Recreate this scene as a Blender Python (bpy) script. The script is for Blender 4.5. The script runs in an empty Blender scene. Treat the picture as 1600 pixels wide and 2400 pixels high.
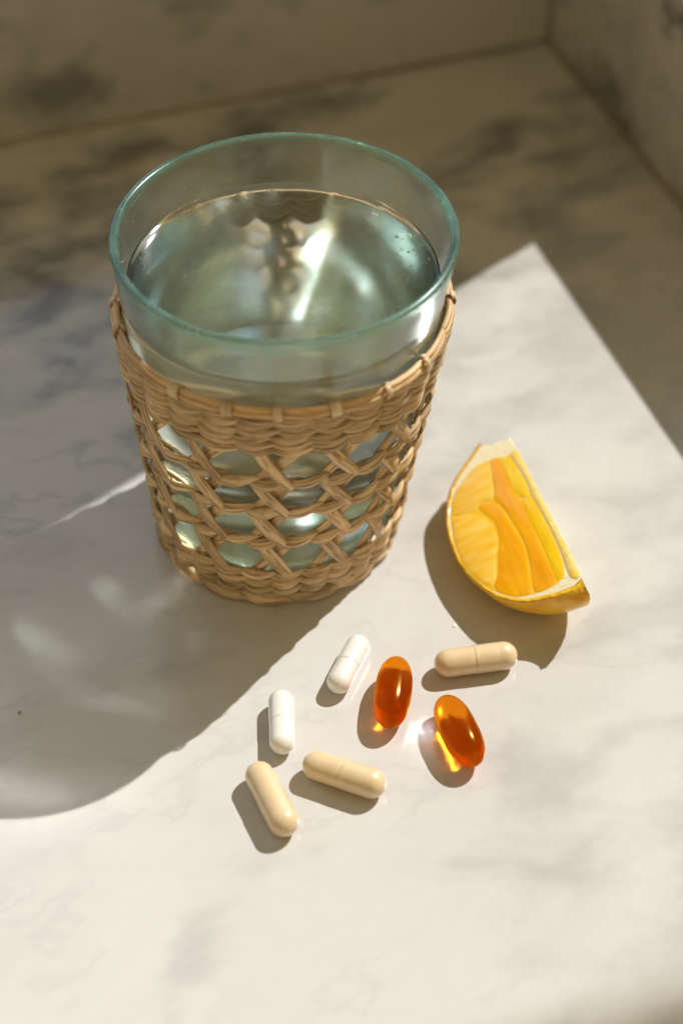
import bpy, math, random
from mathutils import Vector, Matrix
random.seed(11)
U = 0.001                     # all lengths below are millimetres
R_ = math.radians
sc = bpy.context.scene
col = sc.collection

# ---------------------------------------------------------------- camera, light
PITCH = 46.174
cd = bpy.data.cameras.new('camera')
cam = bpy.data.objects.new('camera', cd); col.objects.link(cam)
cam.location = (14.96*U, -364.45*U, 381.16*U)
cam.rotation_euler = (R_(90-PITCH), 0, 0)
cd.sensor_fit = 'VERTICAL'; cd.sensor_height = 36; cd.lens = 60
cd.clip_start = 5*U; cd.clip_end = 20000*U
cd.dof.use_dof = True
cd.dof.focus_distance = 472*U
cd.dof.aperture_fstop = 5.6*(0.001/U)
cd.dof.aperture_blades = 0
sc.camera = cam

SUN_AZ, SUN_EL = 42.0, 48.0    # direction towards the sun
sd = bpy.data.lights.new('sun', 'SUN'); so = bpy.data.objects.new('sun', sd); col.objects.link(so)
sd.energy = 3.6; sd.angle = R_(0.55); sd.color = (1.0, 0.985, 0.965)
sv = Vector((math.cos(R_(SUN_EL))*math.cos(R_(SUN_AZ)), math.cos(R_(SUN_EL))*math.sin(R_(SUN_AZ)), math.sin(R_(SUN_EL))))
so.rotation_euler = sv.to_track_quat('Z', 'Y').to_euler()
so.location = sv*2000*U

ROOM = 19.0                    # the walls are turned by this about z
w = bpy.data.worlds.new('World'); sc.world = w; w.use_nodes = True
nt = w.node_tree; nt.nodes.clear()
out = nt.nodes.new('ShaderNodeOutputWorld'); bg = nt.nodes.new('ShaderNodeBackground')
tc = nt.nodes.new('ShaderNodeTexCoord')
vd = nt.nodes.new('ShaderNodeVectorMath'); vd.operation = 'DOT_PRODUCT'
vd.inputs[1].default_value = (-math.sin(R_(ROOM)), math.cos(R_(ROOM)), 0)
mr = nt.nodes.new('ShaderNodeMapRange'); mr.interpolation_type = 'SMOOTHSTEP'
mr.inputs['From Min'].default_value = 0.25; mr.inputs['From Max'].default_value = 0.85
mx = nt.nodes.new('ShaderNodeMix'); mx.data_type = 'RGBA'
mx.inputs['A'].default_value = (0.29, 0.224, 0.116, 1)     # the warm room on the camera's side
mx.inputs['B'].default_value = (0.50, 0.68, 0.90, 1)     # daylight beyond the openings
nt.links.new(tc.outputs['Generated'], vd.inputs[0])
nt.links.new(vd.outputs['Value'], mr.inputs['Value'])
nt.links.new(mr.outputs['Result'], mx.inputs['Factor'])
nt.links.new(mx.outputs['Result'], bg.inputs['Color'])
bg.inputs['Strength'].default_value = 1.0
nt.links.new(bg.outputs[0], out.inputs['Surface'])

vs = sc.view_settings
vs.view_transform = 'Standard'; vs.look = 'None'; vs.exposure = 0.36; vs.gamma = 1.0
vs.use_curve_mapping = False
sc.render.engine = 'CYCLES'
cy = sc.cycles
cy.max_bounces = 18; cy.transmission_bounces = 16; cy.glossy_bounces = 6; cy.diffuse_bounces = 4
cy.transparent_max_bounces = 16
cy.caustics_refractive = True; cy.caustics_reflective = False
cy.sample_clamp_indirect = 0.0
cy.blur_glossy = 0.0
cy.use_guiding = True; cy.use_surface_guiding = True; cy.use_volume_guiding = False
cy.guiding_training_samples = 0; cy.surface_guiding_probability = 0.7
cy.use_denoising = True
try:
    cy.denoiser = 'OPENIMAGEDENOISE'; cy.denoising_input_passes = 'RGB_ALBEDO_NORMAL'
except Exception:
    pass

# ---------------------------------------------------------------- helpers
def mesh_obj(name, verts, faces, mat, parent=None, smooth=True, uv=None, mats=None, fmat=None):
    me = bpy.data.meshes.new(name)
    me.from_pydata([(v[0]*U, v[1]*U, v[2]*U) for v in verts], [], faces)
    if smooth:
        me.polygons.foreach_set('use_smooth', [True]*len(me.polygons))
    for m in (mats or [mat]):
        me.materials.append(m)
    if fmat:
        me.polygons.foreach_set('material_index', fmat)
    if uv:
        ul = me.uv_layers.new(name='UVMap')
        flat = [0.0]*(2*len(me.loops))
        k = 0
        for fuv in uv:
            for (a, b) in fuv:
                flat[k] = a; flat[k+1] = b; k += 2
        ul.data.foreach_set('uv', flat)
    me.update()
    o = bpy.data.objects.new(name, me); col.objects.link(o)
    if parent is not None:
        o.parent = parent
    return o

def empty(name, loc=(0, 0, 0), rz=0.0, label=None, cat=None, group=None):
    o = bpy.data.objects.new(name, None); col.objects.link(o)
    o.empty_display_size = 5*U
    o.location = (loc[0]*U, loc[1]*U, loc[2]*U); o.rotation_euler = (0, 0, rz)
    tag(o, label, cat, group)
    return o

def tag(o, label=None, cat=None, group=None, kind=None):
    if label: o['label'] = label
    if cat: o['category'] = cat
    if group: o['group'] = group
    if kind: o['kind'] = kind
    return o

def lathe(profile, n=96, axis='z', closed=False):
    """profile: list of (r, z), first/last on the axis allowed (r=0)"""
    V, F = [], []
    idx = []
    for (r, z) in profile:
        if r < 1e-6:
            idx.append([len(V)]); V.append((0, 0, z))
        else:
            idx.append(list(range(len(V), len(V)+n)))
            for i in range(n):
                t = 2*math.pi*i/n
                V.append((r*math.cos(t), r*math.sin(t), z))
    for a, b in zip(idx[:-1], idx[1:]):
        if len(a) == 1 and len(b) == 1: continue
        for i in range(n):
            j = (i+1) % n
            if len(a) == 1: F.append((a[0], b[j], b[i]))
            elif len(b) == 1: F.append((a[i], a[j], b[0]))
            else: F.append((a[i], a[j], b[j], b[i]))
    return V, F

def sweep(pts, wid, thk, nrm, closed=False, nsec=8, cap=True, pw=1.0):
    """a flat strand: pts centres, wid/thk per point (full), nrm outward direction per point"""
    n = len(pts); V, F, UV = [], [], []
    P = [Vector(p) for p in pts]
    ln = [0.0]
    for i in range(1, n+1):
        ln.append(ln[-1] + (P[i % n]-P[i-1]).length)
    for i in range(n):
        if closed: t = P[(i+1) % n]-P[i-1]
        else: t = P[min(i+1, n-1)]-P[max(i-1, 0)]
        t.normalize()
        nn = Vector(nrm[i]); nn = (nn - t*nn.dot(t)).normalized()
        b = t.cross(nn)
        for k in range(nsec):
            a = 2*math.pi*k/nsec
            ca, sa = math.cos(a), math.sin(a)
            ca = math.copysign(abs(ca)**pw, ca); sa = math.copysign(abs(sa)**pw, sa)
            V.append(tuple(P[i] + b*(ca*wid[i]/2) + nn*(sa*thk[i]/2)))
    m = n if closed else n-1
    for i in range(m):
        j = (i+1) % n
        for k in range(nsec):
            l = (k+1) % nsec
            F.append((i*nsec+k, i*nsec+l, j*nsec+l, j*nsec+k))
            UV.append([(ln[i], k/nsec), (ln[i], (k+1)/nsec), (ln[i+1], (k+1)/nsec), (ln[i+1], k/nsec)])
    if not closed and cap:
        F.append(tuple(range(nsec-1, -1, -1))); UV.append([(0, k/nsec) for k in range(nsec-1, -1, -1)])
        F.append(tuple((n-1)*nsec+k for k in range(nsec))); UV.append([(ln[n-1], k/nsec) for k in range(nsec)])
    return V, F, UV

# ---------------------------------------------------------------- materials
def new_mat(name):
    m = bpy.data.materials.new(name); m.use_nodes = True
    t = m.node_tree; t.nodes.clear()
    o = t.nodes.new('ShaderNodeOutputMaterial')
    return m, t, o
def N(t, typ, **kw):
    n = t.nodes.new(typ)
    for k, v in kw.items():
        if k in n.inputs: n.inputs[k].default_value = v
        else: setattr(n, k, v)
    return n
def Lk(t, a, b): t.links.new(a, b)
def ramp(t, src, stops):
    r = t.nodes.new('ShaderNodeValToRGB')
    els = r.color_ramp.elements
    while len(els) < len(stops): els.new(0.5)
    for e, (p, c) in zip(els, stops):
        e.position = p; e.color = c if len(c) == 4 else (*c, 1)
    Lk(t, src, r.inputs['Fac']); return r.outputs['Color']
def math_(t, op, a, b=None, c=None):
    n = t.nodes.new('ShaderNodeMath'); n.operation = op
    for i, v in enumerate((a, b, c)):
        if v is None: continue
        if isinstance(v, (int, float)): n.inputs[i].default_value = v
        else: Lk(t, v, n.inputs[i])
    return n.outputs[0]
def mixc(t, f, a, b, mode='MIX'):
    n = t.nodes.new('ShaderNodeMix'); n.data_type = 'RGBA'; n.blend_type = mode
    for s, v in (('Factor', f), ('A', a), ('B', b)):
        if isinstance(v, (int, float)): n.inputs[s].default_value = v
        elif isinstance(v, tuple): n.inputs[s].default_value = v if len(v) == 4 else (*v, 1)
        else: Lk(t, v, n.inputs[s])
    return n.outputs['Result']

def marble(name, heavy_front, heavy_back, seed, tone=1.0):
    m, t, o = new_mat(name)
    b = N(t, 'ShaderNodeBsdfPrincipled')
    tcn = N(t, 'ShaderNodeTexCoord')
    mp = N(t, 'ShaderNodeMapping'); mp.inputs['Scale'].default_value = (0.001/U*1000/100,)*3   # 1 unit = 100 mm
    mp.inputs['Location'].default_value = (seed, seed*0.7, seed*1.3); mp.inputs['Rotation'].default_value = (0, 0, R_(-38)); mp.inputs['Scale'].default_value[0] *= 0.62
    Lk(t, tcn.outputs['Object'], mp.inputs['Vector'])
    P = mp.outputs['Vector']
    wn = N(t, 'ShaderNodeTexNoise', Scale=1.6, Detail=5.0, Roughness=0.6); Lk(t, P, wn.inputs['Vector'])
    wv = N(t, 'ShaderNodeVectorMath', operation='MULTIPLY_ADD')
    Lk(t, wn.outputs['Color'], wv.inputs[0]); wv.inputs[1].default_value = (0.9, 0.9, 0.9); Lk(t, P, wv.inputs[2])
    Q = wv.outputs[0]
    # soft clouds
    cl = N(t, 'ShaderNodeTexNoise', Scale=2.3, Detail=8.0, Roughness=0.62); Lk(t, Q, cl.inputs['Vector'])
    clf = N(t, 'ShaderNodeMapRange'); clf.inputs['From Min'].default_value = 0.47; clf.inputs['From Max'].default_value = 0.72
    Lk(t, cl.outputs['Fac'], clf.inputs['Value'])
    # veins: ridges of a noise
    def ridge(scale, width, off):
        mo = N(t, 'ShaderNodeVectorMath', operation='ADD'); Lk(t, Q, mo.inputs[0]); mo.inputs[1].default_value = (off, off*2, off)
        vn = N(t, 'ShaderNodeTexNoise', Scale=scale, Detail=3.0, Roughness=0.55); Lk(t, mo.outputs[0], vn.inputs['Vector'])
        d = math_(t, 'ABSOLUTE', math_(t, 'SUBTRACT', vn.outputs['Fac'], 0.5))
        r = N(t, 'ShaderNodeMapRange'); r.interpolation_type = 'SMOOTHSTEP'
        r.inputs['From Min'].default_value = 0.0; r.inputs['From Max'].default_value = width
        r.inputs['To Min'].default_value = 1.0; r.inputs['To Max'].default_value = 0.0
        Lk(t, d, r.inputs['Value']); return r.outputs['Result']
    broad = ridge(0.9, 0.085, 3.1); fine = ridge(2.1, 0.03, 7.7)
    br = N(t, 'ShaderNodeTexNoise', Scale=3.4, Detail=4.0, Roughness=0.6); Lk(t, P, br.inputs['Vector'])
    brf = N(t, 'ShaderNodeMapRange'); brf.inputs['From Min'].default_value = 0.38; brf.inputs['From Max'].default_value = 0.58
    Lk(t, br.outputs['Fac'], brf.inputs['Value'])
    vein = math_(t, 'MULTIPLY', math_(t, 'MAXIMUM', math_(t, 'MULTIPLY', broad, 0.9), math_(t, 'MULTIPLY', fine, 0.35)), brf.outputs['Result'])
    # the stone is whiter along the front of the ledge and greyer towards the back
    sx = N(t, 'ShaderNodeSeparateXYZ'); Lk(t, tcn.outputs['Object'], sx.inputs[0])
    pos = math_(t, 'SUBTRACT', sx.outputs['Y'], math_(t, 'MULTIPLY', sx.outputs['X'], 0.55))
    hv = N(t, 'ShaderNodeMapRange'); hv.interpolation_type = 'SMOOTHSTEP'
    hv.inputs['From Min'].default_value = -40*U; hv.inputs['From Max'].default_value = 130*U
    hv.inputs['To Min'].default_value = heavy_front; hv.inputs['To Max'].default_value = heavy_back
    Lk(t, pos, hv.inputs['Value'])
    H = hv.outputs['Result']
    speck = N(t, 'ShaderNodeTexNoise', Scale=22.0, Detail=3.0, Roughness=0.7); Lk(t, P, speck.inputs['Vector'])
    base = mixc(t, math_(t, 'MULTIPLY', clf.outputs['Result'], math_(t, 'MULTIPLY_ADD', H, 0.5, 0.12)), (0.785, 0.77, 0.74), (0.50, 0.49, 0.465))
    warm = N(t, 'ShaderNodeTexNoise', Scale=1.3, Detail=3.0, Roughness=0.5); Lk(t, Q, warm.inputs['Vector'])
    wf = N(t, 'ShaderNodeMapRange'); wf.inputs['From Min'].default_value = 0.5; wf.inputs['From Max'].default_value = 0.8; wf.inputs['To Max'].default_value = 0.2
    Lk(t, warm.outputs['Fac'], wf.inputs['Value'])
    base = mixc(t, wf.outputs['Result'], base, (0.76, 0.68, 0.58))
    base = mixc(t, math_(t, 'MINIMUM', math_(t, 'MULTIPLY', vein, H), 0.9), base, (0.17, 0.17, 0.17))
    base = mixc(t, math_(t, 'MULTIPLY', speck.outputs['Fac'], 0.12), base, (0.55, 0.54, 0.52))
    base = mixc(t, 1.0, base, (tone, tone*.995, tone*.975), 'MULTIPLY')
    Lk(t, base, b.inputs['Base Color'])
    rr = N(t, 'ShaderNodeMapRange'); rr.inputs['To Min'].default_value = 0.10; rr.inputs['To Max'].default_value = 0.22
    Lk(t, cl.outputs['Fac'], rr.inputs['Value']); Lk(t, rr.outputs['Result'], b.inputs['Roughness'])
    b.inputs['IOR'].default_value = 1.55
    bm = N(t, 'ShaderNodeBump', Strength=0.05, Distance=0.2*U); Lk(t, speck.outputs['Fac'], bm.inputs['Height'])
    Lk(t, bm.outputs[0], b.inputs['Normal'])
    Lk(t, b.outputs[0], o.inputs['Surface'])
    return m

def glass(name, color, ior, rough=0.0, volume=None, haze=None):
    m, t, o = new_mat(name)
    g = N(t, 'ShaderNodeBsdfGlass', IOR=ior, Roughness=rough); g.inputs['Color'].default_value = (*color, 1)
    if haze:       # smudges and dust on the glass
        d = N(t, 'ShaderNodeBsdfDiffuse'); d.inputs['Color'].default_value = (*haze[0], 1)
        tcn = N(t, 'ShaderNodeTexCoord')
        sm = N(t, 'ShaderNodeTexNoise', Scale=90*0.001/U, Detail=4.0, Roughness=0.65); Lk(t, tcn.outputs['Object'], sm.inputs['Vector'])
        hm = N(t, 'ShaderNodeMapRange'); hm.inputs['From Min'].default_value = 0.35; hm.inputs['From Max'].default_value = 0.7
        hm.inputs['To Min'].default_value = haze[1]*0.55; hm.inputs['To Max'].default_value = haze[1]*1.7; Lk(t, sm.outputs['Fac'], hm.inputs['Value'])
        ms = N(t, 'ShaderNodeMixShader'); Lk(t, hm.outputs['Result'], ms.inputs[0]); Lk(t, g.outputs[0], ms.inputs[1]); Lk(t, d.outputs[0], ms.inputs[2])
        Lk(t, ms.outputs[0], o.inputs['Surface'])
    else:
        Lk(t, g.outputs[0], o.inputs['Surface'])
    if volume:
        v = N(t, 'ShaderNodeVolumeAbsorption', Density=volume[1]); v.inputs['Color'].default_value = (*volume[0], 1)
        Lk(t, v.outputs[0], o.inputs['Volume'])
    return m

def straw(name, c0, c1, c2):
    m, t, o = new_mat(name)
    b = N(t, 'ShaderNodeBsdfPrincipled', Roughness=0.5)
    uvn = N(t, 'ShaderNodeTexCoord'); oi = N(t, 'ShaderNodeObjectInfo')
    ad = N(t, 'ShaderNodeVectorMath', operation='MULTIPLY_ADD')
    Lk(t, uvn.outputs['UV'], ad.inputs[0]); ad.inputs[1].default_value = (0.10, 11.0, 1.0)
    cb = N(t, 'ShaderNodeCombineXYZ'); Lk(t, math_(t, 'MULTIPLY', oi.outputs['Random'], 37.0), cb.inputs[0]); Lk(t, math_(t, 'MULTIPLY', oi.outputs['Random'], 91.0), cb.inputs[2])
    Lk(t, cb.outputs[0], ad.inputs[2])
    fi = N(t, 'ShaderNodeTexNoise', Scale=1.0, Detail=3.0, Roughness=0.6); Lk(t, ad.outputs[0], fi.inputs['Vector'])
    ad2 = N(t, 'ShaderNodeVectorMath', operation='MULTIPLY_ADD')
    Lk(t, uvn.outputs['UV'], ad2.inputs[0]); ad2.inputs[1].default_value = (0.12, 1.2, 1.0); Lk(t, cb.outputs[0], ad2.inputs[2])
    bl = N(t, 'ShaderNodeTexNoise', Scale=1.0, Detail=3.0, Roughness=0.6); Lk(t, ad2.outputs[0], bl.inputs['Vector'])
    c = ramp(t, fi.outputs['Fac'], [(0.38, c0), (0.49, c1), (0.62, c2)])
    c = mixc(t, math_(t, 'MULTIPLY', bl.outputs['Fac'], 0.45), c, c2)
    bl2 = N(t, 'ShaderNodeMapRange'); bl2.inputs['From Min'].default_value = .56; bl2.inputs['From Max'].default_value = .75; bl2.inputs['To Max'].default_value = .65; Lk(t, bl.outputs['Fac'], bl2.inputs['Value'])
    c = mixc(t, bl2.outputs['Result'], c, c0)
    br = N(t, 'ShaderNodeMapRange'); br.inputs['To Min'].default_value = 0.72; br.inputs['To Max'].default_value = 1.14
    Lk(t, oi.outputs['Random'], br.inputs['Value'])
    hsv = N(t, 'ShaderNodeHueSaturation'); Lk(t, c, hsv.inputs['Color']); Lk(t, br.outputs['Result'], hsv.inputs['Value'])
    Lk(t, hsv.outputs[0], b.inputs['Base Color'])
    bm = N(t, 'ShaderNodeBump', Strength=0.8, Distance=0.3*U); Lk(t, fi.outputs['Fac'], bm.inputs['Height']); Lk(t, bm.outputs[0], b.inputs['Normal'])
    tr = N(t, 'ShaderNodeBsdfTranslucent'); Lk(t, hsv.outputs[0], tr.inputs['Color'])
    ms = N(t, 'ShaderNodeMixShader', Fac=0.08); Lk(t, b.outputs[0], ms.inputs[1]); Lk(t, tr.outputs[0], ms.inputs[2])
    Lk(t, ms.outputs[0], o.inputs['Surface'])
    return m

def shell(name, col_, spec, scale, rough, sss=0.35):
    m, t, o = new_mat(name)
    b = N(t, 'ShaderNodeBsdfPrincipled', Roughness=rough)
    tcn = N(t, 'ShaderNodeTexCoord')
    n1 = N(t, 'ShaderNodeTexNoise', Scale=scale*0.001/U, Detail=3.0, Roughness=0.7); Lk(t, tcn.outputs['Object'], n1.inputs['Vector'])
    n2 = N(t, 'ShaderNodeTexNoise', Scale=scale*0.001/U*0.12, Detail=2.0); Lk(t, tcn.outputs['Object'], n2.inputs['Vector'])
    f = math_(t, 'MULTIPLY', math_(t, 'MULTIPLY_ADD', n1.outputs['Fac'], 0.8, math_(t, 'MULTIPLY', n2.outputs['Fac'], 0.5)), 0.8)
    c = mixc(t, f, tuple(x*1.06 if x < .9 else x for x in col_), spec)
    Lk(t, c, b.inputs['Base Color'])
    b.inputs['Subsurface Weight'].default_value = sss; b.inputs['Subsurface Radius'].default_value = (1.6*U, 1.2*U, 0.8*U)
    b.inputs['Subsurface Scale'].default_value = 1.0
    b.inputs['Coat Weight'].default_value = 0.9; b.inputs['Coat Roughness'].default_value = 0.09
    Lk(t, b.outputs[0], o.inputs['Surface'])
    return m

def fruit(name, c0, c1, scale, rough, sss, rad, bump=0.0, bump_scale=None, coat=0.0, stretch=None, uv=False):
    m, t, o = new_mat(name)
    b = N(t, 'ShaderNodeBsdfPrincipled', Roughness=rough)
    tcn = N(t, 'ShaderNodeTexCoord')
    mp = N(t, 'ShaderNodeMapping'); mp.inputs['Scale'].default_value = stretch or (1, 1, 1)
    if uv: scale = scale*U; bump_scale = (bump_scale or 100)*U
    Lk(t, tcn.outputs['UV' if uv else 'Object'], mp.inputs['Vector'])
    n1 = N(t, 'ShaderNodeTexNoise', Scale=scale*0.001/U, Detail=4.0, Roughness=0.6); Lk(t, mp.outputs[0], n1.inputs['Vector'])
    c = ramp(t, n1.outputs['Fac'], [(0.35, c0), (0.68, c1)])
    Lk(t, c, b.inputs['Base Color'])
    b.inputs['Subsurface Weight'].default_value = sss
    b.inputs['Subsurface Radius'].default_value = tuple(x*U for x in rad); b.inputs['Subsurface Scale'].default_value = 1.0
    b.inputs['Coat Weight'].default_value = coat; b.inputs['Coat Roughness'].default_value = 0.06
    if bump:
        n2 = N(t, 'ShaderNodeTexVoronoi', Scale=(bump_scale or scale)*0.001/U); n2.feature = 'SMOOTH_F1'
        Lk(t, mp.outputs[0], n2.inputs['Vector'])
        bm = N(t, 'ShaderNodeBump', Strength=bump, Distance=0.4*U); Lk(t, n2.outputs['Distance'], bm.inputs['Height']); Lk(t, bm.outputs[0], b.inputs['Normal'])
    Lk(t, b.outputs[0], o.inputs['Surface'])
    return m

M = {}
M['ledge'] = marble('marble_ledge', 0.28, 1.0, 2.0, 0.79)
M['wall'] = marble('marble_wall', 0.9, 0.9, 9.4, 0.70)
GT = (0.972, 0.996, 0.988)
M['glass'] = glass('green_glass', GT, 1.52, 0.115, haze=((0.76, 0.93, 0.88), 0.045))
M['glass_rim'] = glass('green_glass_rim', (0.84, 0.99, 0.93), 1.52, 0.24, haze=((0.42, 0.82, 0.68), 0.10))
M['water_top'] = glass('water_surface', (1, 1, 1), 1.333, 0.09)
M['water_side'] = glass('water_against_glass', (0.955, 0.993, 0.98), 1.333/1.52)
M['bubble'] = glass('air_bubble', (1, 1, 1), 1/1.333)
M['straw'] = straw('seagrass', (0.25, 0.135, 0.04), (0.70, 0.47, 0.225), (0.88, 0.68, 0.42))
M['reed'] = straw('rim_reed', (0.44, 0.20, 0.06), (0.76, 0.48, 0.21), (0.86, 0.63, 0.36))
M['wrap'] = straw('rim_wrap', (0.52, 0.32, 0.13), (0.72, 0.51, 0.29), (0.82, 0.66, 0.45))
M['tan'] = shell('tan_powder_capsule', (0.83, 0.68, 0.44), (0.60, 0.42, 0.22), 1700, 0.35)
M['white'] = shell('white_powder_capsule', (0.86, 0.835, 0.78), (0.74, 0.70, 0.63), 1500, 0.3)
M['gel'] = glass('amber_gel', (1.0, 0.66, 0.13), 1.47, 0.17, ((1.0, 0.32, 0.01), 0.018/U))
_t = M['gel'].node_tree
_g = [n for n in _t.nodes if n.type == 'BSDF_GLASS'][0]; _o = [n for n in _t.nodes if n.type == 'OUTPUT_MATERIAL'][0]
_d = N(_t, 'ShaderNodeBsdfTranslucent'); _d.inputs['Color'].default_value = (1.0, 0.30, 0.01, 1)
_m = N(_t, 'ShaderNodeMixShader', Fac=0.16); Lk(_t, _g.outputs[0], _m.inputs[1]); Lk(_t, _d.outputs[0], _m.inputs[2]); Lk(_t, _m.outputs[0], _o.inputs['Surface'])
M['peel'] = fruit('lemon_peel', (0.84, 0.42, 0.01), (0.90, 0.56, 0.03), 250, 0.35, 0.15, (1, .5, .2), 1.0, 700, 0.5)
M['pith'] = fruit('lemon_pith', (0.88, 0.77, 0.46), (0.91, 0.84, 0.62), 500, 0.5, 0.2, (1, .8, .5), 0.3, 900, 0.15)
M['pulp'] = fruit('lemon_pulp', (0.90, 0.37, 0.0), (0.99, 0.49, 0.001), 170, 0.14, 0.2, (1.2, .5, .1), 0.22, 620, 0.35, (.35, 1, 1), True)
M['pulp_yellow'] = fruit('lemon_pulp_yellow', (0.95, 0.52, 0.0), (1.0, 0.65, 0.002), 170, 0.14, 0.2, (1.2, .5, .1), 0.22, 620, 0.35, (.35, 1, 1), True)
M['pulp_pale'] = fruit('lemon_pulp_under_membrane', (0.96, 0.50, 0.006), (0.95, 0.66, 0.13), 420, 0.25, 0.2, (1.2, .5, .1), 0.3, 700, 0.45, (1.0, 0.20, 1.0), True)
M['membrane'] = fruit('lemon_membrane', (0.96, 0.53, 0.01), (0.96, 0.62, 0.05), 300, 0.2, 0.0, (1, 1, 1), 0.1, 400, 0.5)
M['core'] = fruit('lemon_core', (0.92, 0.64, 0.10), (0.92, 0.74, 0.28), 350, 0.3, 0.2, (1, .6, .2), 0.3, 500, 0.6)
M['crease_shade'] = fruit('crease_shade', (0.30, 0.25, 0.17), (0.4, 0.34, 0.25), 90, 0.7, 0.0, (1, 1, 1))  # brown tone painted as the shade where walls and ledge meet
M['dust'] = fruit('dust', (0.75, 0.74, 0.7), (0.8, 0.8, 0.76), 500, 0.6, 0.0, (1, 1, 1))
M['juice'] = glass('juice', (1.0, 0.97, 0.82), 1.34, 0.08)
M['crumb'] = fruit('dark_crumb', (0.45, 0.44, 0.26), (0.52, 0.5, 0.3), 800, 0.7, 0.0, (1, 1, 1))

# ---------------------------------------------------------------- setting: ledge and walls
CX, CYW, FY = 186.3, 227.8, -190.0         # right wall, back wall, front edge in the turned frame
def box(x0, x1, y0, y1, z0, z1):
    V = [(x0, y0, z0), (x1, y0, z0), (x1, y1, z0), (x0, y1, z0), (x0, y0, z1), (x1, y0, z1), (x1, y1, z1), (x0, y1, z1)]
    F = [(0, 3, 2, 1), (4, 5, 6, 7), (0, 1, 5, 4), (1, 2, 6, 5), (2, 3, 7, 6), (3, 0, 4, 7)]
    return V, F
def structure(name, V, F, mat, smooth=False):
    o = mesh_obj(name, V, F, mat, smooth=smooth); o.rotation_euler = (0, 0, R_(ROOM)); tag(o, kind='structure'); return o
# ledge: profile in y-z with an eased front edge, swept along x
prof = [(CYW+60, 0.0), (FY+18, 0.0)]
prof += [(FY+19.5, 0.0)]; prof[1], prof[2] = prof[2], prof[1]
for k in range(1, 73):
    a = R_(90*k/72); prof.append((FY+18-18*math.sin(a), -18+18*math.cos(a)))
prof += [(FY, -19.5), (FY, -59), (FY+1, -60), (CYW+60, -60)]
xs = (-900, CX+60)
V = [(x, y, z) for x in xs for (y, z) in prof]; n = len(prof)
F = [(i, i+n, (i+1) % n+n, (i+1) % n) for i in range(n)] + [tuple(range(n)), tuple(range(2*n-1, n-1, -1))]
F = [tuple(reversed(f)) for f in F]
ledge = structure('marble_ledge', V, F, M['ledge'])
WT = 40.0
V, F = box(-900, CX+WT, CYW, CYW+WT, 0.5, 77.0); back_low = structure('back_wall_upstand', V, F, M['wall'])
V, F = box(10.0, CX+WT, CYW+0.2, CYW+WT-0.2, 77.0, 1400.0); pier = structure('back_wall', V, F, M['wall'])
V, F = box(CX, CX+WT, -900, CYW, 0.5, 74.0); sill = structure('side_wall_sill', V, F, M['wall'])
V, F = box(CX+0.2, CX+WT-0.2, 127.9+0.424*WT, CYW, 74.0, 1400.0); jamb = structure('side_wall', V, F, M['wall'])

def bead(p0, p1, r):  # thin dark strip added along a crease to deepen its soft shade
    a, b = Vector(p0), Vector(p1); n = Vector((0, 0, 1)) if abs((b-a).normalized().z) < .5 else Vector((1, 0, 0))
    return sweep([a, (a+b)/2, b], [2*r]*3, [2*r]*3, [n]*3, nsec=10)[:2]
V, F = bead((-900, CYW, 0), (CX, CYW, 0), 1.4); structure('back_wall_crease_shade', V, F, M['crease_shade'], True)
V, F = bead((CX, -900, 0), (CX, CYW, 0), 1.4); structure('side_wall_crease_shade', V, F, M['crease_shade'], True)
V, F = bead((CX, CYW, 0), (CX, CYW, 1400), 1.3); structure('corner_crease_shade', V, F, M['crease_shade'], True)

# ---------------------------------------------------------------- tumbler and water
HT = 108.7
LEAN = -4.7                # the hand-made glass stands a little off true: foot left of the rim
def lean(V): return [(x+LEAN*(1-z/HT), y, z) for (x, y, z) in V]
def Rg(z): return 33.7 + 0.11316*z
def Ri(z): return Rg(z) - 2.1 - 1.2*math.exp(-z/14.0)
WZ = 94.0
prof = [(0, 1.2), (20, 1.0), (27, 0.3), (31.1, 0.2), (32.8, 0.9), (33.65, 2.4)]
zz = 5.0
while zz < HT-2.2:
    prof.append((Rg(zz), zz)); zz += 4.0
rc = (Rg(HT)+Ri(HT))/2; hw = (Rg(HT)-Ri(HT))/2+0.12
for k in range(0, 13):
    a = math.pi*k/12; prof.append((rc+hw*math.cos(a), HT-1.25+1.25*math.sin(a)))
zz = HT-4.0
while zz > WZ+1.2:
    prof.append((Ri(zz), zz)); zz -= 2.5
prof.append((Ri(WZ)-0.02, WZ))
V, F = lathe(prof, 160); V = lean(V)
fm = []
for f in F:
    zc = sum(V[i][2] for i in f)/len(f); fm.append(1 if zc > HT-2.6 else 0)
tumbler = mesh_obj('glass_tumbler', V, F, None, mats=[M['glass'], M['glass_rim']], fmat=fm)
tag(tumbler, 'clear green tinted glass tumbler of water standing in a woven sleeve', 'tumbler')
# water: a closed body; its side and bottom are the glass-water interface
wp = [(0, 7.4), (18, 7.4), (24, 7.7), (28.0, 8.8), (30.1, 11.0)]
zz = 14.0
while zz < WZ-1.5:
    wp.append((Ri(zz), zz)); zz += 4.0
nside = None
wp.append((Ri(WZ), WZ))
ns = len(wp)-1
wp += [(Ri(WZ)-0.5, WZ-0.55), (Ri(WZ)-1.4, WZ-0.85), (Ri(WZ)-3.0, WZ-1.0), (20, WZ-1.0), (0, WZ-1.0)]
V, F = lathe(wp, 160); V = lean(V)
fm = [0 if i < ns*160 else 1 for i in range(len(F))]
water = mesh_obj('water', V, F, None, mats=[M['water_side'], M['water_top']], fmat=fm)
tag(water, 'clear still water filling the glass tumbler almost to its rim', 'water')

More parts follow.
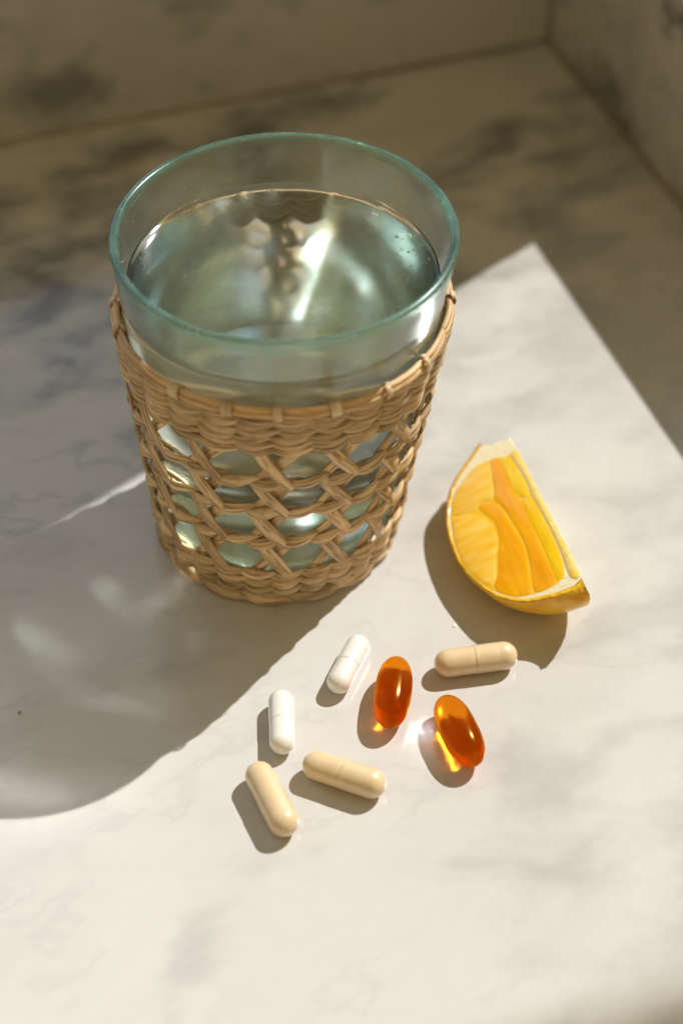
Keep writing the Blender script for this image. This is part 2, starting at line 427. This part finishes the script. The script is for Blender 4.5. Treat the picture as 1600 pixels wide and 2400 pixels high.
# ---------------------------------------------------------------- woven sleeve
sleeve = empty('woven_sleeve', (0, 0, 0), 0, 'tan woven seagrass sleeve with an open lattice around the glass tumbler', 'sleeve')
NW = 14
def nrm(phi): return (math.cos(phi), math.sin(phi), 0.05)
def pol(r, phi, z): return (r*math.cos(phi)+LEAN*(1-z/HT), r*math.sin(phi), z)
PH0 = R_(-92)      # a lattice crossing faces the camera
def twine(z0, height, bz, phase, tw=1.0, wob=1.0):
    for s in (0, 1):
        pts, wd, th, nn = [], [], [], []
        n = NW*14
        j1, j2, j3 = random.uniform(0, 6.28), random.uniform(0, 6.28), random.uniform(0, 6.28)
        for i in range(n):
            phi = 2*math.pi*i/n
            psi = NW*(phi-PH0) + s*math.pi + phase + 0.25*math.sin(3*phi+j1)
            c, si = math.cos(psi), math.sin(psi)
            z = z0 + bz*si*tw + wob*(0.35*math.sin(2*phi+j2) + 0.25*math.sin(5*phi+j3))
            r = Rg(z) + 1.8 + 1.25*c
            pts.append(pol(r, phi, z))
            wd.append(height*(0.12+0.88*(0.5+0.5*c)**0.75)*(1+0.12*math.sin(7*phi+j1)))
            th.append(1.25+0.2*c)
            tl = 0.55*si
            nn.append((math.cos(phi), math.sin(phi), 0.25-tl*0.4))
        V, F, UV = sweep(pts, wd, th, nn, closed=True, nsec=10, pw=0.9)
        mesh_obj('weft_strand', V, F, M['straw'], sleeve, uv=UV)
TOP = [69.9, 72.5, 75.0, 77.5, 80.0, 82.3]
for k, z in enumerate(TOP): twine(z, 2.75, 0.25, math.pi/2+k*math.pi+random.uniform(-.45, .45), wob=0.55)
ROWS = [56.5, 44.0, 30.5]
for k, z in enumerate(ROWS): twine(z, 3.5, 0.9, 0.2+0.15*k)
BOT = [14.6, 11.0, 7.6]
for k, z in enumerate(BOT): twine(z, 3.5, 0.3, math.pi/2+k*math.pi+random.uniform(-.2, .2), wob=0.5)
# stakes hidden between the strands of the close bands
for k in range(2*NW):
    phi = PH0 + 2*math.pi*(k+0.5)/(2*NW)
    for (za, zb) in ((68.0, 83.5), (3.0, 16.5)):
        pts = [pol(Rg(z)+1.6, phi, z) for z in (za, (za+zb)/2, zb)]
        V, F, UV = sweep(pts, [2.6]*3, [0.9]*3, [nrm(phi)]*3, nsec=6)
        mesh_obj('stake', V, F, M['straw'], sleeve, uv=UV)
# crossing lattice strips
D = 2*math.pi/NW
GAPS = [(70.0, 55.2), (56.8, 42.8), (44.2, 29.4), (30.8, 14.4)]
def strip(phiA, zA, phiB, zB, r0, bulge, width, taper, tuckA, tuckB, name):
    n = 13; pts, wd, th, nn = [], [], [], []
    tw = random.uniform(-.15, .15)
    for i in range(n):
        s = i/(n-1)
        phi = phiA+(phiB-phiA)*s; z = zA+(zB-zA)*s
        r = Rg(z)+r0+bulge*math.sin(math.pi*s)**0.7 - tuckA*(1-s)**6 - tuckB*s**8
        pts.append(pol(r, phi, z))
        wd.append(width*(1-taper*s**5*0.6)*(0.9+0.1*math.sin(math.pi*s)))
        th.append(0.85)
        nn.append((math.cos(phi+tw*(s-.5)), math.sin(phi+tw*(s-.5)), 0.05))
    V, F, UV = sweep(pts, wd, th, nn, nsec=8, pw=0.55)
    mesh_obj(name, V, F, M['straw'], sleeve, uv=UV)
for g, (zt, zb) in enumerate(GAPS):
    for k in range(NW):
        c = PH0 + D*k + random.uniform(-.025, .025)
        strip(c-0.25*D, zt, c+0.27*D+random.uniform(-.02, .02), zb-random.uniform(0, .9), 2.3, 0.75, random.uniform(3.6, 4.5), 0.55, 0.7, -0.3, 'outer_strip')
        strip(c+0.36*D, zt-random.uniform(-.5, .8), c-0.30*D+random.uniform(-.03, .03), zb+random.uniform(0, 1.0), 1.15, 0.0, random.uniform(3.2, 4.0), 0.2, 0.2, 0.2, 'inner_strip')
# rim: reed pieces held by pale wraps
NR = 20
def rimz(phi): return 84.9 + 0.5*math.sin(phi*2+1)+0.5*math.sin(phi*3+.4)
for k in range(NR):
    p0 = 2*math.pi*k/NR; p1 = 2*math.pi*(k+1.08)/NR
    for s in (0, 1):
        pts, wd, th, nn = [], [], [], []
        off = random.uniform(-.3, .3)
        for i in range(11):
            u = i/10; phi = p0+(p1-p0)*u; z = rimz(phi)+(0.75 if s else -0.55)+off*(u-.5)
            pts.append(pol(Rg(z)+(1.6 if s else 2.3)+0.35*math.sin(math.pi*u), phi, z))
            e = 0.72+0.28*math.sin(math.pi*u)**.6
            wd.append(2.1*e); th.append(1.9*e); nn.append(nrm(phi))
        V, F, UV = sweep(pts, wd, th, nn, nsec=8)
        mesh_obj('rim_reed', V, F, M['reed'], sleeve, uv=UV)
    if k % 7 == 5: continue
    phi0 = p0+random.uniform(-.05, .05); ww = random.uniform(1.6, 3.6); pts, wd, th, nn = [], [], [], []
    # wrap: an open spiral around the reeds
    for i in range(15):
        a = 2*math.pi*i/14*0.98
        z = rimz(phi0)+2.05*math.cos(a); r = Rg(84.9)+2.0+1.75*math.sin(a)
        phi = phi0 + 0.018*(i/14-.5)
        pts.append(pol(r, phi, z)); wd.append(ww); th.append(0.6)
        rad = Vector((math.cos(phi), math.sin(phi), 0))*math.sin(a)+Vector((0, 0, 1))*math.cos(a)
        nn.append(tuple(rad))
    V, F, UV = sweep(pts, wd, th, nn, nsec=6, pw=0.7)
    mesh_obj('rim_wrap', V, F, M['wrap'], sleeve, uv=UV)
# a few stray fibres standing off the weave
for k in range(16):
    a0 = random.uniform(0, 6.28); z0 = random.choice([84.5, 83.0, 70.0, 56.0, 44.0, 30.0, 12.0])+random.uniform(-1, 1)
    da, dz, dr = random.uniform(-.09, .09), random.uniform(-3.5, 3.5), random.uniform(1.0, 3.0)
    pts = [pol(Rg(z0)+2.6+dr*(i/6)**1.6, a0+da*i/6, z0+dz*(i/6)) for i in range(7)]
    V, F, UV = sweep(pts, [.26-.02*i for i in range(7)], [.2]*7, [nrm(a0)]*7, nsec=5)
    mesh_obj('stray_fibre', V, F, M['wrap'], sleeve, uv=UV)
# foot: thick coiled pieces
NF = 16
for k in range(NF):
    p0 = 2*math.pi*(k+.3)/NF; p1 = p0 + 2*math.pi*1.15/NF
    pts, wd, th, nn = [], [], [], []
    for i in range(11):
        u = i/10; phi = p0+(p1-p0)*u; z = 2.4+2.2*(u-.45)*-0.55+0.3
        pts.append(pol(Rg(0)+2.0+1.1*math.sin(math.pi*u)-0.5*u, phi, z))
        e = 0.55+0.45*math.sin(math.pi*(u*.85+.08))**.7
        wd.append(4.3*e); th.append(2.4*e); nn.append((math.cos(phi), math.sin(phi), 0.3))
    V, F, UV = sweep(pts, wd, th, nn, nsec=8)
    mesh_obj('foot_coil', V, F, M['straw'], sleeve, uv=UV)

# ---------------------------------------------------------------- lemon wedge
O = (75.49, -17.13, 19.5)
A_ = Vector((0.2694, -0.963, 0.0)).normalized()
Dv = Vector((-0.899, -0.2515, -0.3584)); Dv = (Dv-A_*Dv.dot(A_)).normalized()
Nn = Dv.cross(A_); Nn = Nn if Nn.z > 0 else -Nn
wedge = empty('lemon_wedge', (75.49, -17.13, 0), 0, 'juicy orange-yellow lemon wedge with thick pale pith lying beside the tumbler', 'lemon wedge')
def fp(u, v, h=0.0):
    """face coordinates -> wedge local"""
    p = A_*u + Dv*v + Nn*h
    return (p.x, p.y, p.z+O[2])
def rotd(th):
    return Dv*math.cos(th) - Nn*math.sin(th)
FACE = [(-34.14, 0.09), (-31.39, -0.43), (-27.21, 0.02), (-20.42, -0.3), (-8.49, -0.28), (1.74, -0.3), (12.99, -0.3), (21.42, -0.3), (27.31, -0.27), (28.65, 0.07), (29.76, 2.94), (29.31, 8.03), (27.85, 13.57), (26.22, 17.86), (23.56, 21.38), (20.31, 24.31), (16.57, 26.28), (12.14, 28.03), (7.86, 29.47), (2.85, 30.25), (-1.76, 30.27), (-6.53, 30.0), (-11.55, 29.14), (-16.75, 27.53), (-21.15, 25.41), (-24.45, 23.31), (-27.36, 20.54), (-30.36, 16.93), (-32.85, 13.4), (-35.22, 10.56), (-36.1, 9.14), (-34.6, 7.01), (-34.03, 4.56), (-34.81, 2.5)]
ARC = FACE[9:31]                     # near tip -> far tip along the peel
TH_MAX = R_(79)
def shrink(th):                      # the wedge is flatter towards the table
    s = th/TH_MAX
    return 1.0 - 0.345*(s*s*(3-2*s))
# peel: outer skin with thickness, swept through the wedge angle
nt_ = 22
def ring_arc(th, inset, push=0.0):
    dd = rotd(th); k = shrink(th); res = []
    for i, (u, v) in enumerate(ARC):
        s = i/(len(ARC)-1)
        uu = u*(1.0) ; vv = v*k
        # near end swells outward below the cut face
        uu += 4.6*math.sin(min(th, R_(60))*1.5)*max(0, 1-s*3.2)
        c = Vector((uu, vv)); 
        ctr = Vector((-3.0, 3.0)); dirv = (c-ctr); L = dirv.length
        c = ctr + dirv*(1-inset/L)
        p = A_*c.x + dd*max(c.y, 0.0)
        res.append((p.x, p.y, max(p.z+O[2], 0.05)))
    return res
na = len(ARC)
V, F = [], []
for j in range(nt_+1): V += ring_arc(TH_MAX*j/nt_, 0.0)
for j in range(nt_):
    for i in range(na-1):
        F.append((j*na+i, j*na+i+1, (j+1)*na+i+1, (j+1)*na+i))
o0 = len(V)
for j in range(nt_+1): V += ring_arc(TH_MAX*j/nt_, 1.3)
for j in range(nt_):
    for i in range(na-1):
        F.append((o0+j*na+i, o0+(j+1)*na+i, o0+(j+1)*na+i+1, o0+j*na+i+1))
for i in range(na-1):
    F.append((i, o0+i, o0+i+1, i+1))
    F.append((nt_*na+i, nt_*na+i+1, o0+nt_*na+i+1, o0+nt_*na+i))
peel = mesh_obj('peel', V, F, M['peel'], wedge)
# pith body: sector of the lemon inside the peel, flat cut faces
V, F = [], []
ntp = 16
for j in range(ntp+1): V += [tuple(x) for x in ring_arc(TH_MAX*j/ntp, 1.25)]
for j in range(ntp):
    for i in range(na-1):
        F.append((j*na+i, j*na+i+1, (j+1)*na+i+1, (j+1)*na+i))
top = [(-33.6, 6.0), (-33.2, 3.2), (-32.5, 0.6)]
c0 = len(V)
core = [top[0], top[1], top[2], (-27.2, 0), (-20, -.2), (-8.5, -.2), (2, -.2), (13, -.2), (21, -.2), (26.5, 0)]
V += [fp(u, max(v, 0)) for (u, v) in core]
F.append(tuple(list(range(na)) + [c0+i for i in range(len(core))]))
c1 = len(V)
dd = rotd(TH_MAX)
for (u, v) in core:
    p = A_*u + dd*max(v, 0)*0.6; V.append((p.x, p.y, p.z+O[2]))
F.append(tuple([ntp*na+i for i in range(na-1, -1, -1)] + [c1+i for i in range(len(core)-1, -1, -1)]))
for i in range(len(core)-1):
    F.append((c0+i, c1+i, c1+i+1, c0+i+1))
pith = mesh_obj('pith', V, F, M['pith'], wedge, smooth=False)
def pillow(name, poly, h_edge, h_mid, mat, depth=2.0, parent=wedge, outset=0.0):
    """a pulp segment: rounded slab let into the cut face"""
    # resample the outline smoothly (Catmull-Rom)
    P = [Vector(p) for p in poly]; n = len(P); S = []
    for i in range(n):
        a, b, c, d = P[i-1], P[i], P[(i+1) % n], P[(i+2) % n]
        for k in range(3):
            t_ = k/3
            S.append(0.5*((2*b)+(c-a)*t_+(2*a-5*b+4*c-d)*t_*t_+(3*b-a-3*c+d)*t_**3))
    area = sum(S[i-1].x*S[i].y-S[i].x*S[i-1].y for i in range(len(S)))
    if area < 0: S.reverse()
    m = len(S)
    def inset(S, dist):
        res = []
        for i in range(len(S)):
            t1 = (S[i]-S[i-1]).normalized(); t2 = (S[(i+1) % len(S)]-S[i]).normalized()
            nn = Vector((-(t1.y+t2.y), t1.x+t2.x))
            nn = nn.normalized() if nn.length > 1e-6 else Vector((0, 0))
            res.append(S[i]+nn*dist)
        return res
    S = inset(S, -outset)
    rings = [(S, -depth), (S, -depth*.1), (S, h_edge-0.04), (inset(S, .06), h_edge-.015), (inset(S, .2), h_edge+0.02), (inset(S, .6), h_mid)]
    V, F, QUV = [], [], []
    for (Q, h) in rings:
        for q in Q: V.append(fp(q.x, q.y, h)); QUV.append((q.x, q.y))
    for r in range(len(rings)-1):
        for i in range(m):
            j = (i+1) % m
            F.append((r*m+i, r*m+j, (r+1)*m+j, (r+1)*m+i))
    F.append(tuple((len(rings)-1)*m+i for i in range(m)))
    o = mesh_obj(name, V, F, mat, parent, uv=[[QUV[i] for i in f] for f in F])
    return o
SEG = {
 'S1': ([(-26.15, 4.8), (-25.24, 3.38), (-21.49, 3.02), (-16.4, 2.31), (-11.36, 2.48), (-8.72, 3.69), (-10.37, 5.43), (-14.23, 6.14), (-18.85, 6.17), (-23.18, 5.67)], 'pulp_yellow'),
 'S2': ([(-27.48, 8.26), (-26.96, 6.25), (-25.06, 5.85), (-20.23, 6.53), (-14.67, 6.84), (-10.35, 6.29), (-7.09, 5.9), (-2.27, 6.15), (4.77, 6.3), (12.13, 6.6), (18.29, 6.9), (23.7, 7.0), (25.0, 10.14), (24.4, 13.3), (18.57, 12.0), (13.02, 10.75), (7.07, 9.95), (0.96, 10.1), (-4.81, 10.6), (-9.75, 11.3), (-12.79, 12.5), (-15.82, 11.2), (-20.37, 10.1), (-25.03, 9.2)], 'pulp'),
 'S3': ([(-7.4, 5.2), (-6.94, 3.08), (-1.47, 2.82), (6.41, 2.47), (14.79, 2.79), (21.22, 3.45), (23.69, 4.54), (23.9, 6.2), (17.01, 5.85), (8.67, 5.55), (1.04, 5.6)], 'pulp_yellow'),
 'S4': ([(-12.54, 17.7), (-13.2, 15.52), (-12.0, 13.75), (-8.83, 12.4), (-3.91, 11.65), (1.95, 11.05), (7.85, 11.15), (13.68, 12.05), (19.22, 13.3), (24.2, 14.5), (23.2, 18.02), (20.8, 21.1), (17.1, 23.2), (13.38, 20.7), (8.54, 19.0), (2.72, 16.3), (-1.21, 15.6), (-5.69, 15.2), (-9.15, 16.7)], 'pulp'),
 'S5': ([(-26.6, 9.5), (-21.65, 10.9), (-16.15, 12.2), (-13.6, 13.6), (-14.4, 16.09), (-12.9, 18.85), (-12.8, 20.63), (-14.2, 25.6), (-20.02, 23.4), (-22.66, 21.2), (-25.1, 17.7), (-27.1, 13.58)], 'pulp_pale'),
 'S6': ([(-12.6, 26.2), (-11.3, 20.8), (-9.4, 18.9), (-5.11, 16.8), (-1.08, 16.9), (2.8, 17.6), (7.69, 20.2), (13.06, 21.9), (16.2, 23.9), (12.09, 26.2), (7.71, 27.8), (2.47, 28.5), (-4.89, 28.1)], 'pulp_pale'),
}
PULP = [(-25.85, 2.5), (-12.5, 2.3), (-3.27, 2.0), (6.18, 1.9), (14.13, 2.1), (20.48, 2.9), (23.9, 4.1), (25.2, 6.75), (25.7, 10.22), (25.0, 14.45), (23.9, 18.13), (21.4, 21.4), (17.45, 24.3), (12.74, 26.8), (8.04, 28.5), (2.81, 29.2), (-5.0, 28.7), (-12.88, 26.95), (-17.54, 25.3), (-22.41, 22.1), (-25.58, 17.9), (-28.1, 13.33), (-28.1, 8.53), (-27.7, 6.89), (-26.4, 3.91)]
pillow('membrane', PULP, 0.05, 0.06, M['membrane'], depth=1.0)
for k, (poly, mt) in SEG.items(): pillow('pulp_segment', poly, 0.10, 0.16 if mt != 'pulp_pale' else 0.2, M[mt], outset=0.24)
pillow('core_strip', [(-27.0, 0.0), (-20, -.3), (-8, -.35), (2, -.35), (13, -.35), (21, -.3), (26.5, 0.1), (25.6, 2.6), (21.3, 2.5), (14.5, 1.9), (6.4, 1.7), (-2.5, 1.9), (-7.5, 2.3), (-12, 1.9), (-17, 1.8), (-22, 2.3), (-26.4, 2.5)], 0.08, 0.25, M['core'])

# ---------------------------------------------------------------- capsules
def hard_capsule(mat, L, W, loc, ang, label, seam=0.52):
    e = empty('capsule', (loc[0], loc[1], 0), R_(ang), label, 'capsule', 'capsules scattered on the marble')
    r = W/2; rb = r*0.975; h = L/2
    def dome(R, x0, sgn, n=9, k=1.0):
        return [(R*math.cos(math.pi/2*i/n), x0+sgn*R*k*math.sin(math.pi/2*i/n)) for i in range(n+1)]
    def xlathe(prof):
        V, F = lathe(prof, 40)
        return [(z, -y, x+r) for (x, y, z) in V], F
    # body: from the -x end to under the cap
    pb = list(reversed(dome(rb, -h+rb, -1))) + [(rb, -h+rb+2), (rb, -1.0), (rb, h-r-1.5)]
    pb = [(max(a, 0) if a > 1e-4 else 0, b) for a, b in pb]
    V, F = xlathe(pb); mesh_obj('body', V, F, mat, e)
    xs_ = -h + L*(1-seam)
    pc = [(rb-0.02, xs_+0.0), (r-0.05, xs_+.01), (r-.01, xs_+0.07), (r, xs_+0.16), (r, xs_+0.3), (r, xs_+2.2), (r, h-r-2.0), (r-.01, h-r-1.8), (r-.05, h-r-1.5), (r-.01, h-r-1.2), (r, h-r-1.0)] + dome(r, h-r, 1)
    pc = [(a if a > 1e-4 else 0, b) for a, b in pc]
    V, F = xlathe(pc); mesh_obj('cap', V, F, mat, e)
    return e
CAP = [
 ('white', 20.5, 7.2, (16.95, -61.6), 67.5, 'white capsule tilted to the right, nearest to the glass tumbler'),
 ('white', 20.5, 7.2, (-1.44, -81.8), 92.5, 'white capsule lying straight behind the slanted tan capsule nearest the camera'),
 ('tan', 23.6, 8.2, (15.65, -99.6), -21.8, 'tan powder capsule lying between the slanted front one and the amber softgels'),
 ('tan', 23.8, 8.2, (-3.46, -107.3), -65, 'tan powder capsule nearest to the camera, lying at a slant'),
 ('tan', 24.0, 8.2, (52.9, -60.3), 9.5, 'tan powder capsule lying in the shadow of the lemon wedge'),
]
for (m_, L, W, loc, ang, lab) in CAP: hard_capsule(M[m_], L, W, loc, ang, lab)
def softgel(loc, ang, L, W, label):
    r = W/2; h = L/2; n = 26
    prof = []
    for i in range(n+1):
        s = -1+2*i/n; s = math.sin(s*math.pi/2)
        rr = r*max(0.0, 1-abs(s)**2.7)**(1/2.15)
        prof.append((rr if rr > 1e-4 else 0, s*h))
    prof[0] = (0, -h); prof[-1] = (0, h)
    V, F = lathe(prof, 64)
    V2 = []
    for (x, y, z) in V:
        a = math.atan2(y, x); d = abs(math.sin(a-0.5))
        k = 1+0.012*math.exp(-(d/0.10)**2)
        V2.append((z, -y*k, x*k+r))
    o = mesh_obj('softgel', V2, F, M['gel'])
    o.location = (loc[0]*U, loc[1]*U, 0.02*U); o.rotation_euler = (0, 0, R_(ang))
    tag(o, label, 'softgel', 'amber softgels on the marble')
    return o
gels = [softgel((29.25, -72.8), 83, 23.6, 10.4, 'amber translucent softgel lying straight beside the tilted white capsule'),
        softgel((46.9, -86.0), -70.5, 23.6, 10.4, 'amber translucent softgel at a slant, right of the other softgel')]

# ---------------------------------------------------------------- small things
def blob(loc, r, name, mat):
    V, F = lathe([(0, -1), (.5, -.86), (.86, -.5), (1, 0), (.86, .5), (.5, .86), (0, 1)], 10)
    V = [(x*r*random.uniform(.8, 1.2), y*r*random.uniform(.8, 1.2), z*r) for x, y, z in V]
    o = mesh_obj(name, V, F, mat); o.location = tuple(c*U for c in loc); return o
cr = blob((-74.5, -76.0, 0.35), 0.45, 'crumb', M['crumb'])
tag(cr, 'tiny dark green crumb lying in the shadow of the tumbler', 'crumb')


# beads of air in the water, specks of dust on the glass, juice beads on the lemon
def beads(name, spots, mat, parent, seg=8):
    V, F = [], []
    base = [(0, -1), (.7, -.7), (1, 0), (.7, .7), (0, 1)]
    for (x, y, z, r) in spots:
        o = len(V); v, f = lathe(base, seg)
        V += [(a*r+x, b*r+y, c*r+z) for a, b, c in v]
        F += [tuple(i+o for i in q) for q in f]
    o = mesh_obj(name, V, F, mat, parent); tag(o, kind='stuff'); return o
sp = []
for k in range(46):
    x = random.gauss(31, 3.6); y = random.gauss(3, 7.5)
    if math.hypot(x, y) < 40.5: sp.append((x, y, WZ-1.65-random.random()*.5, random.uniform(.28, .5)))
for k in range(40):
    x = random.gauss(-33, 3.5); y = random.gauss(2, 9)
    if math.hypot(x, y) < 40.5: sp.append((x, y, WZ-1.5-random.random()*.6, random.uniform(.15, .35)))
for k in range(60):
    a = random.uniform(0, 6.28); r = 40*math.sqrt(random.random())
    sp.append((r*math.cos(a), r*math.sin(a), WZ-1.3-random.random()*.5, random.uniform(.10, .22)))
for k in range(30):
    a = random.uniform(math.pi*.15, math.pi*.85); sp.append((40.6*math.cos(a), 40.6*math.sin(a), WZ-random.uniform(1.6, 4), random.uniform(.18, .4)))
beads('air_bubbles', sp, M['bubble'], water)
sp = []
for k in range(170):
    a = random.uniform(0, 6.28); z = random.uniform(WZ+1, HT-2)
    r = (Ri(z)-.06) if random.random() < .6 else (Rg(z)+.06)
    sp.append((r*math.cos(a), r*math.sin(a), z, random.uniform(.06, .16)))
for k in range(120):
    a = random.uniform(0, 6.28); t_ = random.uniform(.2, 2.9); sp.append(((rc+(hw+.04)*math.cos(t_))*math.cos(a), (rc+(hw+.04)*math.cos(t_))*math.sin(a), HT-1.25+1.29*math.sin(t_), random.uniform(.05, .12)))
beads('dust_specks', sp, M['dust'], tumbler, 6)
def drop(loc, r, name, label, mat):
    V, F = lathe([(r*math.cos(R_(a)), r*.55*math.sin(R_(a))) for a in range(0, 90, 15)]+[(0, r*.55)], 20)
    o = mesh_obj(name, V, F, mat); o.location = (loc[0]*U, loc[1]*U, 0.02*U); tag(o, label, 'drop'); return o
drop((47.8, -44.6), 0.6, 'juice_drop', 'small pale drop of juice at the edge of the lemon wedge shadow', M['pith'])
